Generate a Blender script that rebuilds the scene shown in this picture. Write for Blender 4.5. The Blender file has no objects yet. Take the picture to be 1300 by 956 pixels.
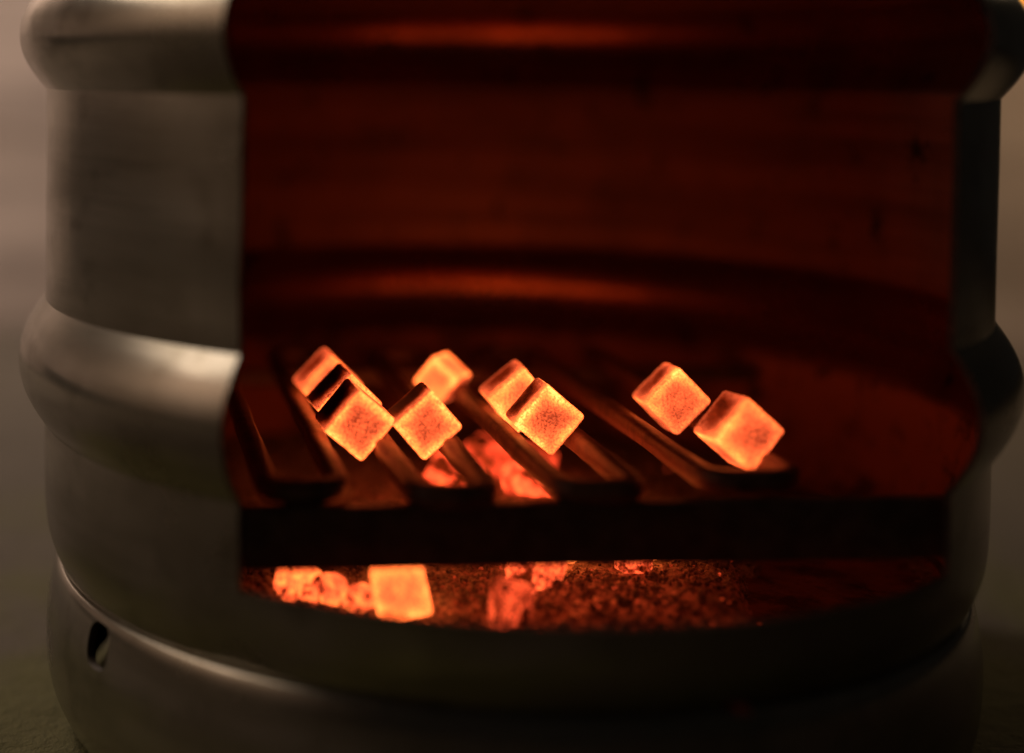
import bpy, math, random
import numpy as np
from mathutils import Matrix, Vector, noise

random.seed(7)
R_ = math.radians
sc = bpy.context.scene
COL = sc.collection
GZ = 0.266                       # height of the camera axis origin above the ground

# ------------------------------------------------------------------ camera
cam_d = bpy.data.cameras.new('camera')
cam = bpy.data.objects.new('camera', cam_d)
COL.objects.link(cam)
pit, yaw, rol = R_(1.9145), R_(8.2586), R_(0.5511)
fw = Vector((-math.sin(yaw) * math.cos(pit), math.cos(yaw) * math.cos(pit), -math.sin(pit)))
rt = fw.cross(Vector((0, 0, 1))).normalized()
up = rt.cross(fw)
r2 = rt * math.cos(rol) + up * math.sin(rol)
u2 = -rt * math.sin(rol) + up * math.cos(rol)
m = Matrix((r2, u2, -fw)).transposed().to_4x4()
m.translation = Vector((0, -0.6916, GZ))
cam.matrix_world = m
cam_d.sensor_width = 36
cam_d.lens = 2016 / 1300 * 36
cam_d.shift_x = (650 - 346.035) / 1300
cam_d.shift_y = (156.012 - 478) / 1300
cam_d.clip_start = 0.01
cam_d.clip_end = 60
cam_d.dof.use_dof = True
cam_d.dof.focus_distance = 0.628
cam_d.dof.aperture_fstop = 2.0
sc.camera = cam

# ------------------------------------------------------------------ world, lamps, exposure
w = bpy.data.worlds.new('World')
sc.world = w
w.use_nodes = True
w.node_tree.nodes['Background'].inputs[0].default_value = (1.0, 0.82, 0.64, 1)
w.node_tree.nodes['Background'].inputs[1].default_value = 0.006


def area(name, loc, aim, sx, sy, watts, col):
    d = bpy.data.lights.new(name, 'AREA')
    d.shape = 'RECTANGLE'
    d.size, d.size_y = sx, sy
    d.energy = watts
    d.color = col
    o = bpy.data.objects.new(name, d)
    COL.objects.link(o)
    o.location = loc
    o.rotation_euler = (Vector(aim) - Vector(loc)).to_track_quat('-Z', 'Y').to_euler()
    return o


area('overhead_lamp', (-1.25, 0.05, 1.35), (-0.15, -0.05, 0.2), 1.0, 0.7, 6.5, (1.0, 0.81, 0.64))
area('wall_lamp', (-0.85, 0.55, 0.95), (-0.68, 0.95, 0.40), 0.25, 0.2, 13.5, (1.0, 0.82, 0.71))
area('side_wall_fill', (-1.15, -0.6, 1.25), (-1.75, -0.6, 0.85), 0.4, 0.3, 19.0, (1.0, 0.81, 0.66))  # added fill on the unseen side wall, so the steel mirrors it brighter
area('yard_lamp', (0.62, 0.66, 0.55), (0.50, 0.85, 0.02), 0.1, 0.1, 1.5, (1.0, 0.72, 0.42))

sc.view_settings.view_transform = 'Standard'
sc.view_settings.look = 'None'
sc.view_settings.exposure = 0
sc.view_settings.gamma = 1
sc.render.engine = 'CYCLES'
sc.cycles.use_denoising = True
sc.cycles.max_bounces = 8
sc.cycles.sample_clamp_indirect = 4


# ------------------------------------------------------------------ helpers
class NT:
    """tiny node-tree builder"""

    def __init__(self, name):
        self.m = bpy.data.materials.new(name)
        self.m.use_nodes = True
        self.t = self.m.node_tree
        self.b = self.t.nodes['Principled BSDF']

    def n(self, typ, **kw):
        n = self.t.nodes.new(typ)
        for k, v in kw.items():
            if k.startswith('i_'):
                key = k[2:]
                n.inputs[int(key) if key.isdigit() else key.replace('_', ' ')].default_value = v
            else:
                setattr(n, k, v)
        return n

    def l(self, a, b):
        self.t.links.new(a, b)

    def coord(self, which='Object', scale=None):
        c = self.n('ShaderNodeTexCoord').outputs[which]
        if scale:
            mp = self.n('ShaderNodeMapping')
            mp.inputs['Scale'].default_value = scale
            self.l(c, mp.inputs[0])
            c = mp.outputs[0]
        return c

    def noise(self, vec, scale, detail=4, rough=0.55):
        n = self.n('ShaderNodeTexNoise')
        n.inputs['Scale'].default_value = scale
        n.inputs['Detail'].default_value = detail
        n.inputs['Roughness'].default_value = rough
        self.l(vec, n.inputs['Vector'])
        return n.outputs[0]

    def ramp(self, fac, stops, interp='LINEAR'):
        r = self.n('ShaderNodeValToRGB')
        cr = r.color_ramp
        cr.interpolation = interp
        while len(cr.elements) > 1:
            cr.elements.remove(cr.elements[-1])
        for i, (p, c) in enumerate(stops):
            e = cr.elements[0] if i == 0 else cr.elements.new(p)
            e.position = p
            e.color = (c, c, c, 1) if isinstance(c, (int, float)) else (*c, 1)
        self.l(fac, r.inputs[0])
        return r.outputs[0]

    def math(self, op, a, b=None, clamp=False):
        n = self.n('ShaderNodeMath', operation=op, use_clamp=clamp)
        for i, v in enumerate((a, b)):
            if v is None:
                continue
            if isinstance(v, (int, float)):
                n.inputs[i].default_value = v
            else:
                self.l(v, n.inputs[i])
        return n.outputs[0]

    def mix(self, fac, a, b, mode='MIX'):
        n = self.n('ShaderNodeMix', data_type='RGBA', blend_type=mode)
        for i, v in ((0, fac), (6, a), (7, b)):
            if isinstance(v, (int, float)):
                n.inputs[i].default_value = v
            elif isinstance(v, tuple):
                n.inputs[i].default_value = (*v, 1)
            else:
                self.l(v, n.inputs[i])
        return n.outputs[2]

    def set(self, **kw):
        for k, v in kw.items():
            s = self.b.inputs[k.replace('_', ' ')]
            if isinstance(v, (int, float)):
                s.default_value = v
            elif isinstance(v, tuple):
                s.default_value = (*v, 1)
            else:
                self.l(v, s)

    def bump(self, h, strength, dist):
        b = self.n('ShaderNodeBump')
        b.inputs['Strength'].default_value = strength
        b.inputs['Distance'].default_value = dist
        self.l(h, b.inputs['Height'])
        self.l(b.outputs[0], self.b.inputs['Normal'])


def mesh_obj(name, verts, faces, mats, parent=None, smooth=True, midx=None, sharp=None):
    me = bpy.data.meshes.new(name)
    me.from_pydata([tuple(v) for v in verts], [], faces)
    for mm in (mats if isinstance(mats, (list, tuple)) else [mats]):
        me.materials.append(mm)
    if midx is not None:
        me.polygons.foreach_set('material_index', midx)
    me.polygons.foreach_set('use_smooth', [smooth] * len(me.polygons))
    me.validate()
    me.update()
    if smooth and sharp:
        me.set_sharp_from_angle(angle=R_(sharp))
    o = bpy.data.objects.new(name, me)
    COL.objects.link(o)
    if parent:
        o.parent = parent
    return o


def tag(o, label, cat=None, group=None, kind=None):
    if label:
        o['label'] = label
    if cat:
        o['category'] = cat
    if group:
        o['group'] = group
    if kind:
        o['kind'] = kind
    return o


def empty(name, loc, rz=0.0):
    o = bpy.data.objects.new(name, None)
    o.empty_display_size = 0.03
    o.location = loc
    o.rotation_euler = (0, 0, rz)
    COL.objects.link(o)
    return o


def heat_attr(o, heat):
    at = o.data.attributes.new('glow_level', 'FLOAT', 'POINT')
    at.data.foreach_set('value', np.asarray(heat, dtype=np.float32))


# ------------------------------------------------------------------ materials
def mat_steel():
    k = NT('keg_steel')
    c = k.coord()
    brushed = k.noise(k.coord(scale=(3, 3, 260)), 1.0, 3)
    smear = k.noise(k.coord(scale=(5, 5, 34)), 1.0, 5, 0.6)
    grime = k.ramp(k.noise(c, 13, 6, 0.62), [(0.36, 0.0), (0.66, 1.0)])
    spots = k.ramp(k.noise(c, 42, 4, 0.6), [(0.57, 0.0), (0.70, 1.0)])
    drip = k.ramp(k.noise(k.coord(scale=(38, 38, 4)), 1.0, 4, 0.6), [(0.56, 0.0), (0.72, 1.0)])
    base = k.mix(grime, (0.50, 0.475, 0.42), (0.34, 0.315, 0.26))
    base = k.mix(k.ramp(smear, [(0.42, 0.0), (0.68, 0.75)]), base, (0.20, 0.18, 0.14))
    base = k.mix(k.math('MULTIPLY', drip, 0.35), base, (0.20, 0.17, 0.12))
    base = k.mix(k.math('MULTIPLY', spots, 0.45), base, (0.13, 0.11, 0.075))
    k.set(Base_Color=base, Metallic=0.94)
    rg = k.math('ADD', k.math('MULTIPLY', grime, 0.10), k.math('ADD', k.math('MULTIPLY', smear, 0.12), 0.115))
    k.set(Roughness=rg)
    k.bump(k.math('ADD', brushed, k.math('MULTIPLY', smear, 2.0)), 0.06, 0.0008)
    return k.m


def mat_inner():
    k = NT('sooty_heat_tinted_steel')
    c = k.coord()
    streak = k.noise(k.coord(scale=(4, 4, 75)), 1.0, 5, 0.6)
    blot = k.noise(c, 14, 6, 0.62)
    fleck = k.ramp(k.noise(c, 55, 5, 0.7), [(0.60, 0.0), (0.68, 1.0)])
    drip = k.ramp(k.noise(k.coord(scale=(60, 60, 6)), 1.0, 4, 0.6), [(0.62, 0.0), (0.75, 1.0)])
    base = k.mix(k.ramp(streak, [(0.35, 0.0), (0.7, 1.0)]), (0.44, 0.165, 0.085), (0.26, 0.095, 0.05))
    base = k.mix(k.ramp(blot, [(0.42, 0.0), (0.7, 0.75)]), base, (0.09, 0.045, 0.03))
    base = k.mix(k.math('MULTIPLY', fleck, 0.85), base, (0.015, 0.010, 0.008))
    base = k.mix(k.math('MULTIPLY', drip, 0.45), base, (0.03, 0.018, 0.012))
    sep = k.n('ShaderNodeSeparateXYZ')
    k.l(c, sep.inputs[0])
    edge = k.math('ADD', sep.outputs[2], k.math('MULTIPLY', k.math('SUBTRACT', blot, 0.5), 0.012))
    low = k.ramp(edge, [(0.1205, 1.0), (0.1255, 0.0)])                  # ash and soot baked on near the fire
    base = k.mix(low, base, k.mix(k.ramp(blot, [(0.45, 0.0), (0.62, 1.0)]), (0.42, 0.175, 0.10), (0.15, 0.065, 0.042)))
    xy = k.n('ShaderNodeVectorMath', operation='MULTIPLY')
    xy.inputs[1].default_value = (1, 1, 0)
    k.l(c, xy.inputs[0])
    rad = k.n('ShaderNodeVectorMath', operation='LENGTH')
    k.l(xy.outputs[0], rad.inputs[0])
    flat = k.math('MULTIPLY', k.ramp(rad.outputs['Value'], [(0.1932, 1.0), (0.1948, 0.0)]), k.math('SUBTRACT', 1.0, low), clamp=True)
    base = k.mix(k.math('MULTIPLY', flat, 0.8), base, k.mix(k.ramp(streak, [(0.38, 0.0), (0.62, 1.0)]), (0.25, 0.135, 0.085), (0.115, 0.06, 0.04)))
    base = k.mix(k.math('MULTIPLY', fleck, 0.9), base, (0.012, 0.009, 0.007))
    scab = k.ramp(k.noise(c, 38, 7, 0.72), [(0.50, 0.0), (0.60, 1.0)])
    base = k.mix(k.math('MULTIPLY', k.math('MULTIPLY', scab, low), 0.8), base, (0.035, 0.020, 0.015))
    dull = k.math('MAXIMUM', low, flat)                               # the flat walls are browner and duller than the grooves of the hoops
    k.set(Base_Color=base, Metallic=k.math('SUBTRACT', 0.88, k.math('MULTIPLY', dull, 0.72)),
          Roughness=k.math('ADD', k.ramp(blot, [(0.3, 0.23), (0.7, 0.36)]), k.math('MULTIPLY', dull, 0.3)))
    k.bump(blot, 0.15, 0.001)
    return k.m


def mat_iron(name, col, col2, rough=0.6):
    k = NT(name)
    c = k.coord()
    scale = k.noise(c, 120, 5, 0.65)
    pits = k.noise(c, 480, 3, 0.6)
    k.set(Base_Color=k.mix(k.ramp(scale, [(0.38, 0.0), (0.66, 1.0)]), col, col2), Metallic=0.25, Roughness=rough)
    k.bump(k.math('ADD', scale, pits), 0.35, 0.0006)
    return k.m


def mat_ember(name, speck_scale, speck_amt, gain, base, red=1.0, midamp=0.28, top=1.0):
    """charcoal: how hot a spot is comes from the mesh ('heat'), the fine grain from noise; hot spots glow"""
    k = NT(name)
    at = k.n('ShaderNodeAttribute', attribute_name='glow_level')
    c = k.coord()
    fine = k.noise(c, speck_scale, 2, 0.7)
    mid = k.noise(c, speck_scale * 0.28, 3, 0.6)
    dots = k.ramp(fine, [(0.40, 1.0), (0.54, 0.0)])
    h = k.math('SUBTRACT', at.outputs['Fac'], k.math('MULTIPLY', dots, speck_amt))
    h = k.math('ADD', h, k.math('MULTIPLY', k.math('SUBTRACT', mid, 0.5), midamp), clamp=True)
    col = k.ramp(h, [(0.0, (0.0, 0.0, 0.0)), (0.18, (0.005, 0.0002, 0.0)), (0.36, (0.045, 0.0032, 0.0006)),
                     (0.52, (0.115 * red, 0.0145, 0.0045)), (0.68, (0.20 * red * min(top, 1.4), 0.034, 0.0085)),
                     (0.84, (0.33 * red * top, 0.078, 0.013)), (1.0, (0.52 * red * top, 0.205, 0.042))])
    k.set(Base_Color=base, Roughness=0.9, Emission_Color=col, Emission_Strength=gain)
    k.bump(fine, 0.5, 0.0004)
    return k.m


def mat_ash():
    k = NT('wood_ash')
    c = k.coord()
    big = k.noise(c, 60, 5, 0.6)
    fine = k.noise(c, 420, 4, 0.7)
    base = k.mix(k.ramp(fine, [(0.36, 0.0), (0.64, 1.0)]), (0.07, 0.058, 0.05), (0.48, 0.39, 0.33))
    base = k.mix(k.ramp(big, [(0.45, 0.0), (0.68, 0.6)]), base, (0.08, 0.06, 0.05))
    at = k.n('ShaderNodeAttribute', attribute_name='glow_level')
    h = k.math('MULTIPLY', at.outputs['Fac'], k.math('ADD', k.math('MULTIPLY', fine, 2.4), -0.5, clamp=True))
    col = k.ramp(h, [(0.0, (0.0, 0.0, 0.0)), (0.3, (0.03, 0.0016, 0.0003)), (0.7, (0.18, 0.013, 0.003)), (1.0, (0.55, 0.055, 0.01))])
    k.set(Base_Color=base, Roughness=0.95, Emission_Color=col, Emission_Strength=1.0)  # faint emission adds the coals' red light to the ash
    k.bump(fine, 0.8, 0.0012)
    return k.m


def mat_wall():
    k = NT('brown_wall_render')
    c = k.coord()
    wav = k.noise(k.coord(scale=(1.4, 1.0, 16)), 1.0, 5, 0.6)
    blot = k.noise(c, 3, 4)
    crease = k.ramp(k.noise(k.coord(scale=(0.9, 1.0, 9)), 1.3, 2), [(0.485, 0.0), (0.5, 1.0), (0.515, 0.0)])
    base = k.mix(wav, (0.23, 0.175, 0.145), (0.36, 0.29, 0.245))
    base = k.mix(k.ramp(blot, [(0.4, 0.0), (0.7, 0.5)]), base, (0.19, 0.14, 0.10))
    base = k.mix(k.math('MULTIPLY', crease, 0.4), base, (0.08, 0.06, 0.05))
    k.set(Base_Color=base, Roughness=0.85)
    k.bump(wav, 0.4, 0.02)
    return k.m


def mat_ground():
    k = NT('dusty_brown_paving')
    c = k.coord()
    n1 = k.noise(c, 5, 6, 0.6)
    n2 = k.noise(c, 60, 5, 0.7)
    base = k.mix(k.ramp(n1, [(0.35, 0.0), (0.65, 1.0)]), (0.060, 0.046, 0.030), (0.085, 0.066, 0.045))
    base = k.mix(k.math('MULTIPLY', n2, 0.5), base, (0.035, 0.027, 0.018))
    near = k.n('ShaderNodeVectorMath', operation='LENGTH')
    k.l(c, near.inputs[0])
    patch = k.math('ADD', near.outputs['Value'], k.math('MULTIPLY', k.math('SUBTRACT', n1, 0.5), 1.2))
    base = k.mix(k.ramp(patch, [(0.20, 0.7), (0.38, 0.0)]), base, (0.075, 0.070, 0.010))   # olive patch added round the keg to tint the steel's reflections
    k.set(Base_Color=base, Roughness=0.95)
    k.bump(n2, 0.6, 0.01)
    return k.m


STEEL, INNER = mat_steel(), mat_inner()
SHADE_MAT = mat_iron('shade_dark_edge', (0.05, 0.04, 0.034), (0.11, 0.085, 0.065), 0.7)  # dark colour stands in for shade on cut edges and ring inside
IRON = mat_iron('scaled_iron_rod', (0.24, 0.125, 0.085), (0.10, 0.055, 0.04), 0.5)
BAR = mat_iron('blackened_flat_bar', (0.085, 0.066, 0.054), (0.17, 0.125, 0.095), 0.45)
GAIN = 7.0
COAL = mat_ember('glowing_charcoal', 1500, 0.20, GAIN, (0.045, 0.038, 0.035), 1.0, 0.15, 1.7)
EMBER = mat_ember('cracked_ember', 900, 0.22, GAIN, (0.10, 0.08, 0.07), 1.5, 0.15)
GRAINY = mat_ember('grainy_ember', 900, 0.30, GAIN, (0.10, 0.08, 0.07), 1.5, 0.42)
HEAPM = mat_ember('ember_in_the_heap', 300, 0.10, GAIN, (0.10, 0.08, 0.07), 2.0, 0.2)
FILLM = mat_ember('added_light_ember', 300, 0.10, GAIN, (0.10, 0.08, 0.07), 1.7, 0.2)  # only for the unseen embers added as interior light
ASH = mat_ash()

# ------------------------------------------------------------------ setting: ground and wall
N = 40
vs, fs = [], []
xs = [-8 + 16 * i / N for i in range(N + 1)]
ys = [-8 + 9.6 * j / N for j in range(N + 1)]
for y in ys:
    for x in xs:
        rr = math.hypot(x, y)
        vs.append((x, y, -0.006 + (0.012 * noise.noise((x * 2, y * 2, 3)) - 0.008) * min(1, max(0, (rr - 0.5) / 0.6))))
for j in range(N):
    for i in range(N):
        a0 = j * (N + 1) + i
        fs.append((a0, a0 + 1, a0 + N + 2, a0 + N + 1))
tag(mesh_obj('ground', vs, fs, mat_ground()), 'dusty brown ground around the keg', kind='structure')

NX, NZ = 120, 60
vs, fs = [], []
for s, yb in ((0, 0.95), (1, 1.15)):
    for j in range(NZ + 1):
        for i in range(NX + 1):
            x, z = -1.70 + 2.3 * i / NX, -0.1 + 2.6 * j / NZ
            d = 0.010 * noise.noise((x * 2.2, z * 11, 1.7)) + 0.006 * noise.noise((x * 7, z * 25, 4)) if s == 0 else 0
            vs.append((x, yb + d, z))
K = (NX + 1) * (NZ + 1)
for j in range(NZ):
    for i in range(NX):
        a0 = j * (NX + 1) + i
        fs.append((a0, a0 + 1, a0 + NX + 2, a0 + NX + 1))
        fs.append((K + a0, K + a0 + NX + 1, K + a0 + NX + 2, K + a0 + 1))
top = NZ * (NX + 1)
for i in range(NX):
    fs.append((top + i, top + i + 1, K + top + i + 1, K + top + i))
for j in range(NZ):
    a0, b0 = j * (NX + 1), j * (NX + 1) + NX
    fs.append((a0, a0 + NX + 1, K + a0 + NX + 1, K + a0))
    fs.append((b0 + NX + 1, b0, K + b0, K + b0 + NX + 1))
tag(mesh_obj('wall', vs, fs, mat_wall()), 'blurred greyish brown wall standing behind the steel keg', 'wall')

SW = []  # unseen side wall, added for its reflection in the keg
fs = []
for k, x in enumerate((-1.75, -1.95)):
    for j in range(41):
        for i in range(61):
            y, z = -3.2 + 4.4 * i / 60, -0.1 + 2.6 * j / 40
            SW.append((x + (0.008 * noise.noise((y * 2, z * 10, 8)) if k == 0 else 0), y, z))
K = 61 * 41
for j in range(40):
    for i in range(60):
        a0 = j * 61 + i
        fs.append((a0, a0 + 61, a0 + 62, a0 + 1))
        fs.append((K + a0, K + a0 + 1, K + a0 + 62, K + a0 + 61))
for i in range(60):
    fs.append((40 * 61 + i, K + 40 * 61 + i, K + 40 * 61 + i + 1, 40 * 61 + i + 1))
for j in range(40):
    fs.append((j * 61, K + j * 61, K + j * 61 + 61, j * 61 + 61))
    fs.append((j * 61 + 60, j * 61 + 121, K + j * 61 + 121, K + j * 61 + 60))
BAND = NT('reflected_dark_band')  # dark band added low on the unseen wall, darkens the steel's reflection
BAND.set(Base_Color=BAND.mix(BAND.noise(BAND.coord(), 6, 5), (0.035, 0.03, 0.022), (0.06, 0.05, 0.038)), Roughness=0.7)
tag(mesh_obj('wall', SW, fs, [bpy.data.materials['brown_wall_render'], BAND.m], None, True,
             [1 if max(SW[v][2] for v in f) < 0.17 else 0 for f in fs]), 'unseen greyish brown side wall, added left of the keg to be mirrored in its steel', 'wall')

# ------------------------------------------------------------------ the keg
PSI = R_(13.5)                    # the cut-out faces a little to the right of the camera
PHI = R_(39.4)                    # half width of the cut-out
keg = empty('beer_keg', (0, 0, 0), PSI)
tag(keg, 'stainless steel beer keg with a wide front cut-out, used as a charcoal burner', 'keg')
T = 0.0024


def smooth_profile(pts, n=6):
    """Catmull-Rom through (r, z) points"""
    out = []
    for i in range(len(pts) - 1):
        p0, p1, p2, p3 = pts[max(i - 1, 0)], pts[i], pts[i + 1], pts[min(i + 2, len(pts) - 1)]
        for s in range(n):
            t = s / n
            q = []
            for k in (0, 1):
                q.append(0.5 * (2 * p1[k] + (p2[k] - p0[k]) * t + (2 * p0[k] - 5 * p1[k] + 4 * p2[k] - p3[k]) * t * t
                                + (3 * p1[k] - p0[k] - 3 * p2[k] + p3[k]) * t ** 3))
            out.append(tuple(q))
    out.append(pts[-1])
    return out


def zsub(z0, z1, n):
    return [z0 + (z1 - z0) * i / n for i in range(n + 1)]


DENTS = [(-0.72, -0.196, 0.016, 0.0016), (-1.12, -0.045, 0.03, 0.0012), (-0.62, -0.078, 0.025, -0.0009),
         (0.35, -0.190, 0.02, 0.0012), (-1.3, 0.02, 0.012, -0.0012)]


def rpt(r, z, t, dent=True):
    if dent:
        for (ft, fz, fr, dd) in DENTS:
            q = ((t - ft) * 0.195) ** 2 + (z - fz) ** 2
            r -= dd * math.exp(-q / (fr * fr))
        r += 0.0004 * noise.noise((t * 3.0, z * 22, 2.2))
    return (r * math.sin(t), -r * math.cos(t), z + GZ)


def shell(name, profiles, parent, t_full=120, thick=T, dent=True):
    """profiles: (list of (r, z), open?); open bands leave out |angle| < PHI. Outer and inner skin, rims between them."""
    vs, fs, mi = [], [], []

    def band(prof, opened):
        if opened:
            n = int(t_full * (1 - PHI / math.pi))
            th = [PHI + (2 * math.pi - 2 * PHI) * i / n for i in range(n + 1)]
        else:
            th = [2 * math.pi * i / t_full for i in range(t_full)]
            n = t_full
        m_ = len(th)
        b = len(vs)
        inner = []
        for q, (r, z) in enumerate(prof):
            p0, p1 = prof[max(q - 1, 0)], prof[min(q + 1, len(prof) - 1)]
            dr, dz = p1[0] - p0[0], p1[1] - p0[1]
            ln = math.hypot(dr, dz) or 1
            nr, nz = (1, 0) if opened else (dz / ln, -dr / ln)
            inner.append((max(0.0015, r - thick * nr), z - thick * nz))
        if not opened:
            e = 0 if abs(prof[0][0]) > abs(prof[-1][0]) else -1
            inner[e] = (prof[e][0] - thick, prof[e][1])
        for side in (0, 1):
            for (r, z) in (inner if side else prof):
                for t in th:
                    tt = t if t <= math.pi else t - 2 * math.pi
                    if opened and (t == th[0] or t == th[-1]):
                        tt += 0.0022 * noise.noise((z * 90, tt, 0.5)) + 0.0012 * noise.noise((z * 330, tt, 1.5))
                    vs.append(rpt(r, z, tt, dent))
        L = len(prof)

        def ix(s, j, i):
            return b + s * L * m_ + j * m_ + (i % m_ if not opened else i)
        for j in range(L - 1):
            for i in range(n):
                fs.append((ix(0, j, i), ix(0, j, i + 1), ix(0, j + 1, i + 1), ix(0, j + 1, i)))
                mi.append(0)
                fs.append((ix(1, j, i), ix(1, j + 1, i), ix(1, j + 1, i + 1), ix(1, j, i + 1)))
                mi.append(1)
        for i in range(n):
            fs.append((ix(0, 0, i), ix(1, 0, i), ix(1, 0, i + 1), ix(0, 0, i + 1)))
            mi.append(2)
            fs.append((ix(0, L - 1, i), ix(0, L - 1, i + 1), ix(1, L - 1, i + 1), ix(1, L - 1, i)))
            mi.append(2)
        if opened:
            for j in range(L - 1):
                fs.append((ix(0, j, 0), ix(0, j + 1, 0), ix(1, j + 1, 0), ix(1, j, 0)))
                fs.append((ix(0, j, n), ix(1, j, n), ix(1, j + 1, n), ix(0, j + 1, n)))
                mi.extend((2, 2))
    for prof, opened in profiles:
        band(prof, opened)
    return mesh_obj(name, vs, fs, [STEEL, INNER, SHADE_MAT], parent, True, mi, 32)


def hoop(z0, z1, bulge=0.0108):
    """rolling hoop: tight fillet, round back"""
    zc, hw = (z0 + z1) / 2, (z1 - z0) / 2
    pts = []
    for i in range(29):
        u = -1 + 2 * i / 28
        f = max(0.0, 1 - abs(u) ** 2.0) ** 1.06
        pts.append((0.195 + bulge * f, zc + hw * u))
    return pts


LIP, TOPZ = -0.1738, 0.075
low = smooth_profile([(0.0, -0.2085), (0.06, -0.2085), (0.13, -0.2090), (0.168, -0.2105), (0.180, -0.2100), (0.1868, -0.2045),
                      (0.1905, -0.1975), (0.1932, -0.190), (0.1943, -0.183), (0.1948, LIP)], 4)
low = [(max(r, 0.0026), z) for r, z in low]
upper = smooth_profile([(0.1948, TOPZ), (0.1945, 0.088), (0.190, 0.100), (0.175, 0.110), (0.12, 0.122), (0.06, 0.127), (0.03, 0.128)], 4)
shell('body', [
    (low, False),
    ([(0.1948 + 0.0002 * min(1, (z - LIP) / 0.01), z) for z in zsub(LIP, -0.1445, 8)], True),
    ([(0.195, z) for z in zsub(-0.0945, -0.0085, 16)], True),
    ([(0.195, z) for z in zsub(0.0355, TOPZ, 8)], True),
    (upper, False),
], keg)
h1 = shell('rolling_hoop', [(hoop(-0.1445, -0.0945), True)], keg)
h2 = shell('rolling_hoop', [(hoop(-0.0085, 0.0355), True)], keg)

# foot ring (chime) with a hand hole on the left, cut by an elongated cutter
cp = smooth_profile([(0.1845, -0.2050), (0.1882, -0.2036), (0.1906, -0.2075), (0.1925, -0.217), (0.1937, -0.227), (0.1936, -0.240),
                     (0.1922, -0.251), (0.1885, -0.260), (0.1845, -0.2655), (0.1805, -0.264)], 4)


def ring_with_slot(slot_t, slot_z, sw, sh):
    vs, fs, mi = [], [], []
    n = 160
    vs_prof = cp
    L = len(vs_prof)
    for side in (0, 1):
        for (r, z) in vs_prof:
            for i in range(n):
                vs.append(rpt(r - side * 0.003, z, 2 * math.pi * i / n, False))

    def ix(s, j, i):
        return s * L * n + j * n + i % n
    for j in range(L - 1):
        for i in range(n):
            fs.append((ix(0, j + 1, i), ix(0, j + 1, i + 1), ix(0, j, i + 1), ix(0, j, i)))
            mi.extend((0, 1))
            fs.append((ix(1, j + 1, i), ix(1, j, i), ix(1, j, i + 1), ix(1, j + 1, i + 1)))
    mi.extend([0] * (2 * n))
    for i in range(n):
        fs.append((ix(0, 0, i), ix(0, 0, i + 1), ix(1, 0, i + 1), ix(1, 0, i)))
        fs.append((ix(0, L - 1, i), ix(1, L - 1, i), ix(1, L - 1, i + 1), ix(0, L - 1, i + 1)))
    o = mesh_obj('foot_ring', vs, fs, [STEEL, SHADE_MAT], None, True, mi)  # inner skin and slot walls darkened: the hole's shade put into the colour
    # cutter: rounded slot, radial
    cv, cf = [], []
    M = 32
    for d in (0.15, 0.22):
        for i in range(M):
            a = 2 * math.pi * i / M
            ca, sa = math.cos(a), math.sin(a)
            dx = sw * math.copysign(abs(ca) ** 0.7, ca)
            dz = sh * math.copysign(abs(sa) ** 0.7, sa)
            cv.append((d * math.sin(slot_t) + dx * math.cos(slot_t), -d * math.cos(slot_t) + dx * math.sin(slot_t), slot_z + dz + GZ))
    for i in range(M):
        cf.append((i, (i + 1) % M, M + (i + 1) % M, M + i))
    cf.append(tuple(reversed(range(M))))
    cf.append(tuple(range(M, 2 * M)))
    cut = mesh_obj('slot_cutter', cv, cf, [STEEL, SHADE_MAT], None, False, [1] * len(cf))
    md = o.modifiers.new('slot', 'BOOLEAN')
    md.object = cut
    md.operation = 'DIFFERENCE'
    md.solver = 'EXACT'
    dg = bpy.context.evaluated_depsgraph_get()
    me = bpy.data.meshes.new_from_object(o.evaluated_get(dg))
    o.modifiers.clear()
    old = o.data
    o.data = me
    bpy.data.meshes.remove(old)
    cm = cut.data
    bpy.data.objects.remove(cut)
    bpy.data.meshes.remove(cm)
    me.name = 'foot_ring'
    me.set_sharp_from_angle(angle=R_(35))
    o.parent = keg
    return o


SLOT_T = R_(-49.5) - PSI
ring_with_slot(SLOT_T, -0.2142, 0.0082, 0.0082)

# ------------------------------------------------------------------ the grate: bars and one bent rod
grate = empty('charcoal_grate', (0, 0, GZ - 0.17), PSI)
tag(grate, 'dark iron grate of one zigzag bent rod on two flat bars inside the keg', 'grate')
gz = 0.17                         # grate-local height = z + gz


def box_bevel(name, x0, x1, y0, y1, z0, z1, bv, mat, parent, nx=24):
    """long bar with chamfered edges, slightly wavy"""
    pr = [(y0 + bv, z0), (y1 - bv, z0), (y1, z0 + bv), (y1, z1 - bv), (y1 - bv, z1), (y0 + bv, z1), (y0, z1 - bv), (y0, z0 + bv)]
    vs, fs = [], []
    for i in range(nx + 1):
        x = x0 + (x1 - x0) * i / nx
        for k, (y, z) in enumerate(pr):
            d = 0.0003 * noise.noise((x * 40, k * 3.1, 1))
            vs.append((x, y + d, z + d * 0.6))
    for i in range(nx):
        for k in range(8):
            q = i * 8 + k
            r = i * 8 + (k + 1) % 8
            fs.append((q, q + 8, r + 8, r))
    fs.append(tuple(range(8)))
    fs.append(tuple(reversed(range(nx * 8, nx * 8 + 8))))
    return mesh_obj(name, vs, fs, [mat], parent, True, None, 30)


box_bevel('support_bar', -0.1285, 0.1285, -0.143, -0.1375, -0.1697 + gz, -0.1482 + gz, 0.0006, BAR, grate)
box_bevel('support_bar', -0.157, 0.157, 0.102, 0.1075, -0.1558 + gz, -0.1482 + gz, 0.0006, BAR, grate)

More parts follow.
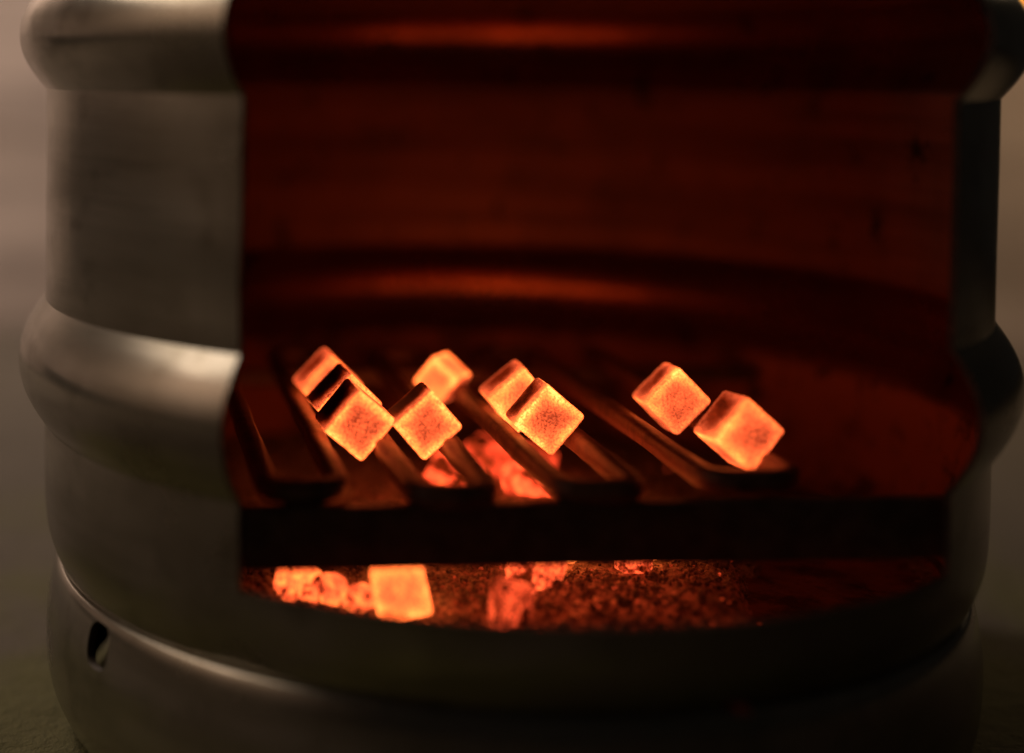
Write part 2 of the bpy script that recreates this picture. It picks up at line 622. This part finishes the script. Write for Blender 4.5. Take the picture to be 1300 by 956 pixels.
LEG = [-0.1125, -0.0872, -0.0622, -0.0368, -0.0112, 0.0155, 0.0450, 0.0765]
FRONT = [-0.1365, -0.1455, -0.1425, -0.1315]
BACK = [0.121, 0.118, 0.122]
pts2 = [(LEG[0] - 0.002, 0.122)]


def bend(p, q, rad, sgn):
    """two rounded corners joining leg p -> leg q at the same y"""
    out = []
    for (cx, a0, a1) in ((p[0] + rad, math.pi, math.pi / 2), (q[0] - rad, math.pi / 2, 0)):
        for i in range(9):
            a = a0 + (a1 - a0) * i / 8
            out.append((cx + rad * math.cos(a), p[1] + sgn * (rad * math.sin(a) - rad)))
    return out


for i in range(7):
    if i % 2 == 0:
        y = FRONT[i // 2]
        y0 = y + 0.0
        out = bend((LEG[i], y0), (LEG[i + 1], y0), 0.0088, -1)
    else:
        y = BACK[i // 2]
        out = bend((LEG[i], y), (LEG[i + 1], y), 0.0090, 1)
    pts2 += out
pts2.append((LEG[7] + 0.001, 0.121))
# resample the straight legs so that the rod can wander a little
path = [pts2[0]]
for p, q in zip(pts2, pts2[1:]):
    d = math.dist(p, q)
    n = max(1, int(d / 0.006))
    for s in range(1, n + 1):
        path.append((p[0] + (q[0] - p[0]) * s / n, p[1] + (q[1] - p[1]) * s / n))
HW, HH, CH = 0.0036, 0.0039, 0.0014
prof = [(-HW + CH, -HH), (HW - CH, -HH), (HW, -HH + CH), (HW, HH - CH), (HW - CH, HH), (-HW + CH, HH), (-HW, HH - CH), (-HW, -HH + CH)]
vs, fs = [], []
for i, p in enumerate(path):
    a_, b_ = path[max(i - 1, 0)], path[min(i + 1, len(path) - 1)]
    tx, ty = b_[0] - a_[0], b_[1] - a_[1]
    ln = math.hypot(tx, ty)
    nx_, ny_ = ty / ln, -tx / ln
    wob = 0.0006 * noise.noise((p[0] * 25, p[1] * 25, 9))
    for (s, z) in prof:
        jit = 0.00022 * noise.noise((p[0] * 300 + s * 900, p[1] * 300, z * 900))
        vs.append((p[0] + nx_ * (s + jit + wob), p[1] + ny_ * (s + jit + wob), -0.1441 + gz + z + jit))
for i in range(len(path) - 1):
    for k in range(8):
        q, r = i * 8 + k, i * 8 + (k + 1) % 8
        fs.append((q, r, r + 8, q + 8))
fs.append(tuple(reversed(range(8))))
fs.append(tuple(range(len(vs) - 8, len(vs))))
mesh_obj('bent_rod', vs, fs, [IRON], grate, True, None, 50)

# ------------------------------------------------------------------ ash bed
CP, SP = math.cos(PSI), math.sin(PSI)


def ga(a, b, z):
    """grate axes -> world"""
    return (a * CP - b * SP, a * SP + b * CP, z + GZ)


def ash_h(a, b):
    r = math.hypot(a, b)
    h = -0.1955 + 0.007 * math.exp(-((a - 0.005) ** 2 + (b - 0.03) ** 2) / 0.004)
    h += 0.0036 * noise.fractal((a * 30, b * 30, 0.3), 0.9, 2.1, 3) + 0.0022 * abs(noise.noise((a * 75, b * 75, 6.3)))
    # the ash thins out to bare metal on the right
    e = a - 0.40 * (b + 0.12) + 0.016 * noise.noise((a * 38, b * 38, 5)) + 0.006 * noise.noise((a * 140, b * 140, 2))
    h -= 0.030 * max(0.0, min(1.0, (e - 0.054) / 0.03)) ** 1.3
    return max(h, -0.2098 + 0.004 * max(0.0, (r - 0.165) / 0.025))


def ash_fine(a, b):
    q = noise.fractal((a * 170, b * 170, 1.3), 0.8, 2.2, 3)
    v = noise.voronoi((a * 260, b * 260, 0.0))[0][0]
    return 0.0014 * q + 0.0016 * (0.5 - v)


RED_POOLS = [(-0.063, -0.113, 0.030, 0.75), (-0.095, -0.095, 0.028, 0.6), (-0.024, -0.125, 0.022, 0.55), (-0.008, -0.093, 0.028, 0.6),
       (0.0, 0.02, 0.06, 0.8), (0.036, -0.078, 0.035, 0.45), (0.03, -0.12, 0.05, 0.35), (-0.05, -0.03, 0.06, 0.45), (0.02, -0.12, 0.05, 0.25)]


def ash_glow(a, b):  # red light round the coals, put into the ash as glow
    return min(1.0, sum(w_ * math.exp(-((a - x) ** 2 + (b - y) ** 2) / (r * r)) for x, y, r, w_ in RED_POOLS))


NA = 330
vs, fs, idx, gl = [], [], {}, []
RM = 0.1905
for j in range(NA + 1):
    v = j / NA
    b = -RM + 2 * RM * (v ** 1.35)          # finer towards the front, where it is seen close
    for i in range(NA + 1):
        a = -RM + 2 * RM * i / NA
        if math.hypot(a, b) <= RM:
            idx[(i, j)] = len(vs)
            f_ = ash_fine(a, b)
            vs.append(ga(a, b, max(ash_h(a, b) + f_, -0.2098 + 0.004 * max(0.0, (math.hypot(a, b) - 0.165) / 0.025))))
            gl.append(ash_glow(a, b) * max(0.25, min(1.0, 0.75 - f_ * 350)))
for (i, j) in idx:
    q = [idx.get(k) for k in ((i, j), (i + 1, j), (i + 1, j + 1), (i, j + 1))]
    if None not in q:
        fs.append(tuple(q))
o = mesh_obj('ash_bed', vs, fs, [ASH])
heat_attr(o, gl)
tag(o, 'loose crumbly grey ash in the bottom of the keg, some of its red light added as glow', kind='stuff')

# crumbs of charcoal and ash on the bed
vs, fs, hs, mi = [], [], [], []
ICO = [(0, 0, 1), (0.89, 0, 0.45), (0.28, 0.85, 0.45), (-0.72, 0.53, 0.45), (-0.72, -0.53, 0.45), (0.28, -0.85, 0.45),
       (0.72, 0.53, -0.45), (-0.28, 0.85, -0.45), (-0.89, 0, -0.45), (-0.28, -0.85, -0.45), (0.72, -0.53, -0.45), (0, 0, -1)]
ICF = [(0, 1, 2), (0, 2, 3), (0, 3, 4), (0, 4, 5), (0, 5, 1), (1, 6, 2), (2, 7, 3), (3, 8, 4), (4, 9, 5), (5, 10, 1),
       (6, 7, 2), (7, 8, 3), (8, 9, 4), (9, 10, 5), (10, 6, 1), (7, 6, 11), (8, 7, 11), (9, 8, 11), (10, 9, 11), (6, 10, 11)]
rg = random.Random(3)
cnt = 0
while cnt < 5200:
    a, b = rg.uniform(-0.18, 0.12), rg.uniform(-0.182, 0.12) if rg.random() < 0.4 else rg.uniform(-0.182, -0.04)
    if math.hypot(a, b) > 0.185:
        continue
    h = ash_h(a, b)
    if h < -0.2045:
        continue
    s = rg.uniform(0.0004, 0.0012) * (rg.uniform(1.6, 2.8) if rg.random() < 0.07 else 1)
    big_one = s > 0.0013
    k = len(vs)
    sq = [rg.uniform(0.6, 1.3) for _ in range(3)]
    for p in ICO:
        jt = rg.uniform(0.7, 1.25) * s
        vs.append(ga(a + p[0] * jt * sq[0], b + p[1] * jt * sq[1], h + 0.0006 + p[2] * jt * sq[2]))
    fs += [(f[0] + k, f[1] + k, f[2] + k) for f in ICF]
    near = math.exp(-((a + 0.05) ** 2 + (b + 0.10) ** 2) / 0.006)
    hot = rg.uniform(0.22, 0.44) if not big_one and rg.random() < 0.03 + 0.10 * near else 0.0
    mi += [1 if hot else 0] * 20
    hs += [hot] * 12
    cnt += 1
o = mesh_obj('ash_crumbs', vs, fs, [ASH, EMBER], None, False, mi)
heat_attr(o, hs)
tag(o, 'small crumbs of burnt charcoal scattered over the ash', kind='stuff')


# ------------------------------------------------------------------ charcoal
def sstep(x, a, b):
    t = max(0.0, min(1.0, (x - a) / (b - a)))
    return t * t * (3 - 2 * t)


def rot_g(roll, yw, pt):
    return Matrix.Rotation(yw, 3, 'Z') @ Matrix.Rotation(pt, 3, 'X') @ Matrix.Rotation(roll, 3, 'Y')


G3 = Matrix.Rotation(PSI, 3, 'Z')


def cube_mesh(h, rnd, n, lump=0.0, seed=0.0, squash=(1, 1, 1)):
    """rounded cube as a fine grid; returns vertices, faces and the raw cube coordinates (-1..1)"""
    key, vs, raw, fs = {}, [], [], []

    def vid(p):
        k = tuple(round(c * 1000) for c in p)
        if k not in key:
            key[k] = len(vs)
            core = [max(-1 + rnd, min(1 - rnd, c)) for c in p]
            d = Vector([p[i] - core[i] for i in range(3)])
            q = Vector(core) + (d.normalized() * rnd if d.length > 1e-9 else Vector((0, 0, 0)))
            g = noise.noise((q.x * 2 + seed, q.y * 2, q.z * 2))
            g2 = noise.fractal((q.x * 9 + seed, q.y * 9, q.z * 9), 0.9, 2.1, 2)
            q = q * (1 + lump * g + (0.006 + lump * 0.25) * g2)
            vs.append(Vector((q.x * h * squash[0], q.y * h * squash[1], q.z * h * squash[2])))
            raw.append(p)
        return key[k]
    for ax in range(3):
        for sgn in (-1, 1):
            for j in range(n):
                for i in range(n):
                    q = []
                    for (u, v) in ((i, j), (i + 1, j), (i + 1, j + 1), (i, j + 1)):
                        # denser towards the edges
                        cu, cv = math.sin((u / n - 0.5) * math.pi) , math.sin((v / n - 0.5) * math.pi)
                        cu = 0.5 * cu + 0.5 * (2 * u / n - 1)
                        cv = 0.5 * cv + 0.5 * (2 * v / n - 1)
                        p = [0, 0, 0]
                        p[ax] = sgn
                        p[(ax + 1) % 3] = cu
                        p[(ax + 2) % 3] = cv
                        q.append(vid(tuple(p)))
                    fs.append(tuple(q) if sgn > 0 else tuple(reversed(q)))
    return vs, fs, raw


def coal(label, a, b, z, roll, yw, pt, h=0.0101, faces=None, core=0.60, rim=0.30, seed=0.0, group=None, hot=(0, 0, 0)):
    """one charcoal cube; faces maps a local side ('-x', '+z', ...) to how much colder that side is"""
    vs, fs, raw = cube_mesh(h, 0.16, 26, 0.012, seed)
    heat = []
    for p in raw:
        s = sorted(abs(c) for c in p)
        t = core - 0.02 + (rim + 0.03) * sstep(s[1], 0.25, 0.99) ** 1.4
        t += 0.10 * noise.noise((p[0] * 1.6 + seed, p[1] * 1.6, p[2] * 1.6))
        t += sum(hot[i] * p[i] for i in range(3)) + 0.15 * sstep(p[1], 0.85, 1.0)  # unseen back face glows extra, added to light the wall behind
        for k, cold in (faces or {}).items():
            ax = 'xyz'.index(k[1])
            sg = 1 if k[0] == '+' else -1
            t -= cold * (0.5 + 0.5 * sstep(p[1], -1.02, 0.1)) * sstep(p[ax] * sg + 0.05 * noise.noise((p[0] * 4, p[1] * 4 + seed, p[2] * 4)), 0.86, 0.985)
        heat.append(max(0.0, min(1.0, t)))
    me_o = mesh_obj('charcoal_cube', vs, fs, [COAL])
    heat_attr(me_o, heat)
    me_o.matrix_world = Matrix.Translation(ga(a, b, z)) @ (G3 @ rot_g(R_(roll), R_(yw), R_(pt))).to_4x4()
    return tag(me_o, label, 'charcoal', group)


CG = 'glowing charcoal cubes lying on the grate'
coal('glowing charcoal cube with jet black upper side, frontmost of the grate\'s left row',
     -0.0732, -0.0688, -0.1345, 40, 4.3, 2.3, 0.01026, {'-x': 0.68, '+x': 0.3}, 0.60, 0.30, 1.0, CG, (0.0, 0, -0.02))
coal('charcoal cube wedged between two others in the left row, showing a thin glowing strip',
     -0.0725, -0.0335, -0.1348, 44, 6, 2, 0.0101, {'-x': 0.75, '+x': 0.3}, 0.66, 0.22, 2.0, CG, (-0.03, 0, -0.03))
coal('rearmost charcoal cube of the left row, blurred and glowing plain orange',
     -0.0745, 0.003, -0.1345, 44, 4, 1, 0.0101, {'-x': 0.25}, 0.64, 0.16, 3.0, CG, (-0.04, 0, -0.03))
coal('speckled glowing charcoal cube touching the right corner of the black topped front cube',
     -0.0464, -0.0690, -0.1352, 49, -0.4, -0.8, 0.0099, {'-x': 0.62, '+x': 0.25}, 0.63, 0.27, 4.0, CG)
coal('blurred charcoal cube alone at the back of the grate, right side dull orange',
     -0.0195, 0.0270, -0.1378, 38, -36, 0, 0.0080, {'+x': 0.30, '-x': 0.2}, 0.74, 0.16, 5.0, CG)
coal('charcoal cube glowing behind the speckled centre cube, its front half covered',
     0.0006, -0.0264, -0.1350, 51, -2.2, 0, 0.0101, {'-x': 0.35}, 0.70, 0.22, 6.0, CG)
coal('finely speckled glowing charcoal cube at the centre of the grate in front of another',
     0.0024, -0.0655, -0.1347, 40, -3.7, -2.7, 0.01015, {'-x': 0.48, '+x': 0.25}, 0.63, 0.30, 7.0, CG, (-0.05, 0, 0))
coal('grainy charcoal cube with a dull red upper side, second from the right on the grate',
     0.0636, -0.0372, -0.1342, 45.3, -3.1, -3.9, 0.0101, {'-x': 0.33, '+x': 0.25}, 0.62, 0.22, 8.0, CG, (-0.10, 0, 0.02))
coal('rightmost charcoal cube, soft orange, resting at the front bend of the rod',
     0.0680, -0.0985, -0.1338, 41, 3, -4, 0.0102, {'-x': 0.34, '+x': 0.25}, 0.61, 0.22, 9.0, CG, (-0.07, 0, -0.05))


def ember(label, a, b, z, roll, yw, pt, h, sq, rnd, lump, seed, base, crack, group, n=26, mat=None):
    vs, fs, raw = cube_mesh(h, rnd, n, lump, seed, sq)
    heat = []
    for p in raw:
        q = (p[0] * 1.3 + seed * 3, p[1] * 1.3, p[2] * 1.3)
        g = noise.fractal(q, 0.8, 2.1, 3)
        v = noise.voronoi((p[0] * 3.2 + seed, p[1] * 3.2, p[2] * 3.2))[0]
        t = base + 0.16 * g
        if mat is not None and mat.name == 'grainy_ember':
            t -= 0.5 * crack * sstep(0.06 - (v[1] - v[0]), 0.0, 0.06)
        t -= 0.62 * sstep(noise.fractal((p[0] * 0.9 + seed * 7, p[1] * 0.9 + 4, p[2] * 1.1), 0.9, 2.3, 3) - crack * 0.6 * p[2], 0.14, 0.34) * (crack > 0) * (0.45 if crack < 0.15 else 0.5 if crack == 0.16 else 1.0)
        t -= 0.25 * (crack == 0) * sstep(g, -0.05, 0.35)
        heat.append(max(0.0, min(1.0, t)))
    o = mesh_obj('ember', vs, fs, [mat or EMBER])
    heat_attr(o, heat)
    o.matrix_world = Matrix.Translation(ga(a, b, z)) @ (G3 @ rot_g(R_(roll), R_(yw), R_(pt))).to_4x4()
    return tag(o, label, 'ember', group)


EG = 'glowing embers lying in the ash'
# the bright cube under the bar keeps its cube shape
coal('bright glowing charcoal cube standing in the ash below the front bar',
     -0.0618, -0.1110, -0.1868, -13, -10, -8, 0.0096, {}, 0.73, 0.14, 11.0, 'glowing embers lying in the ash')
ember('large crusty ember at the far left of the ash, under the left bar end',
      -0.0975, -0.0940, -0.1900, 10, 20, 5, 0.0076, (0.92, 1, 1), 0.45, 0.07, 12.0, 0.78, 0.35, EG)
ember('rounded half burnt ember between the crusty left lump and the smallest round one',
      -0.0845, -0.1000, -0.1920, 0, 10, 0, 0.0060, (0.75, 1, 1.15), 0.7, 0.10, 13.4, 0.72, 0.3, EG)
ember('small round ember leaning against the bright cube below the bar',
      -0.0752, -0.1060, -0.1928, 0, 40, 10, 0.0053, (1, 1, 1.05), 0.75, 0.08, 14.0, 0.74, 0.18, EG)
ember('upright cracked ember in front near the middle of the ash, dark crust on its right',
      -0.0245, -0.1235, -0.1910, 5, 12, -3, 0.0066, (0.92, 0.95, 1.45), 0.3, 0.05, 18.3, 0.54, 0.12, EG, 26, GRAINY)
ember('broad ember half hidden by the bar just behind the upright cracked one',
      -0.0065, -0.0900, -0.1880, 12, 30, 8, 0.0088, (1.05, 0.9, 0.85), 0.4, 0.08, 16.0, 0.64, 0.12, EG, 26, GRAINY)
ember('small ember peeking out under the bar right of the middle',
      0.0360, -0.0760, -0.1895, 0, 15, 0, 0.0052, (1.3, 0.9, 0.8), 0.5, 0.12, 17.0, 0.70, 0.1, EG, 18)
# the heap seen through the bars
HEAP = [
    ('blurred ember on the left of the heap seen through the grate', -0.0130, 0.0310, -0.1835, 20, 30, 10, 0.0095, (1, 1, 1), 0.62),
    ('large dull orange ember in the middle of the heap seen through the grate', 0.0040, 0.0460, -0.1815, -15, 60, 20, 0.0110, (1, 0.9, 0.9), 0.50),
    ('blurred bright ember on the right of the heap seen through the grate', 0.0190, 0.0230, -0.1850, 30, 10, -10, 0.0088, (1.1, 1, 0.9), 0.68),
    ('dull red ember at the back of the heap seen through the grate', 0.0270, 0.0560, -0.1850, 0, 20, 0, 0.0100, (1.2, 1, 0.8), 0.46),
]
for i, (lb, a, b, z, r0, y0, p0, h, sq, bs) in enumerate(HEAP):
    ember(lb, a, b, z, r0, y0, p0, h, sq, 0.4, 0.12, 20.0 + i * 2.9, bs, 0.16, EG, 22, HEAPM)
# unseen embers added behind the front bar to light the keg's inside
for i, (a, b, h, lb) in enumerate((
        (-0.052, -0.052, 0.0095, 'unseen ember added for light behind the front bar, leftmost of the hidden row'),
        (-0.022, -0.046, 0.0100, 'unseen ember added for light behind the front bar, largest of the hidden row'),
        (0.012, -0.054, 0.0085, 'unseen ember added for light behind the front bar, under the centre cube'),
        (0.043, -0.058, 0.0080, 'unseen ember added for light behind the front bar, smallest and rightmost of the hidden row'))):
    ember(lb, a, b, -0.1880, 10 * i, 35 * i, 8, h, (1.1, 1, 0.9), 0.4, 0.12, 31.0 + i * 2.3, 0.95, 0.0, EG, 18, FILLM)

# ------------------------------------------------------------------ lantern on the wall, top right
lan = empty('wall_lantern', (0.476, 0.955, GZ + 0.085))
tag(lan, 'small orange lantern lit on the wall at the far right, blurred', 'lantern')


def lathe(name, prof, mat, parent, n=24, off=(0, 0, 0)):
    vs, fs = [], []
    for (r, z) in prof:
        for i in range(n):
            t = 2 * math.pi * i / n
            vs.append((off[0] + r * math.cos(t), off[1] + r * math.sin(t), off[2] + z))
    for j in range(len(prof) - 1):
        for i in range(n):
            fs.append((j * n + i, j * n + (i + 1) % n, (j + 1) * n + (i + 1) % n, (j + 1) * n + i))
    return mesh_obj(name, vs, fs, [mat], parent, True, None, 40)


LG = NT('lantern_glass')
LG.set(Base_Color=(0.6, 0.25, 0.05), Emission_Color=(1.0, 0.36, 0.03), Emission_Strength=1.3)
Y = -0.055
lathe('globe', [(0.001, -0.020), (0.010, -0.018), (0.017, -0.010), (0.020, 0.0), (0.018, 0.010), (0.012, 0.017)], LG.m, lan, off=(0, Y, 0))
lathe('cap', [(0.0125, 0.0172), (0.015, 0.018), (0.015, 0.022), (0.006, 0.032), (0.001, 0.033)], BAR, lan, off=(0, Y, 0))
box = [(x, y, z) for x in (-0.003, 0.003) for y in (Y + 0.004, 0.012) for z in (0.0225, 0.0285)]
mesh_obj('bracket', box, [(0, 1, 3, 2), (4, 6, 7, 5), (0, 4, 5, 1), (2, 3, 7, 6), (0, 2, 6, 4), (1, 5, 7, 3)], [BAR], lan, False)
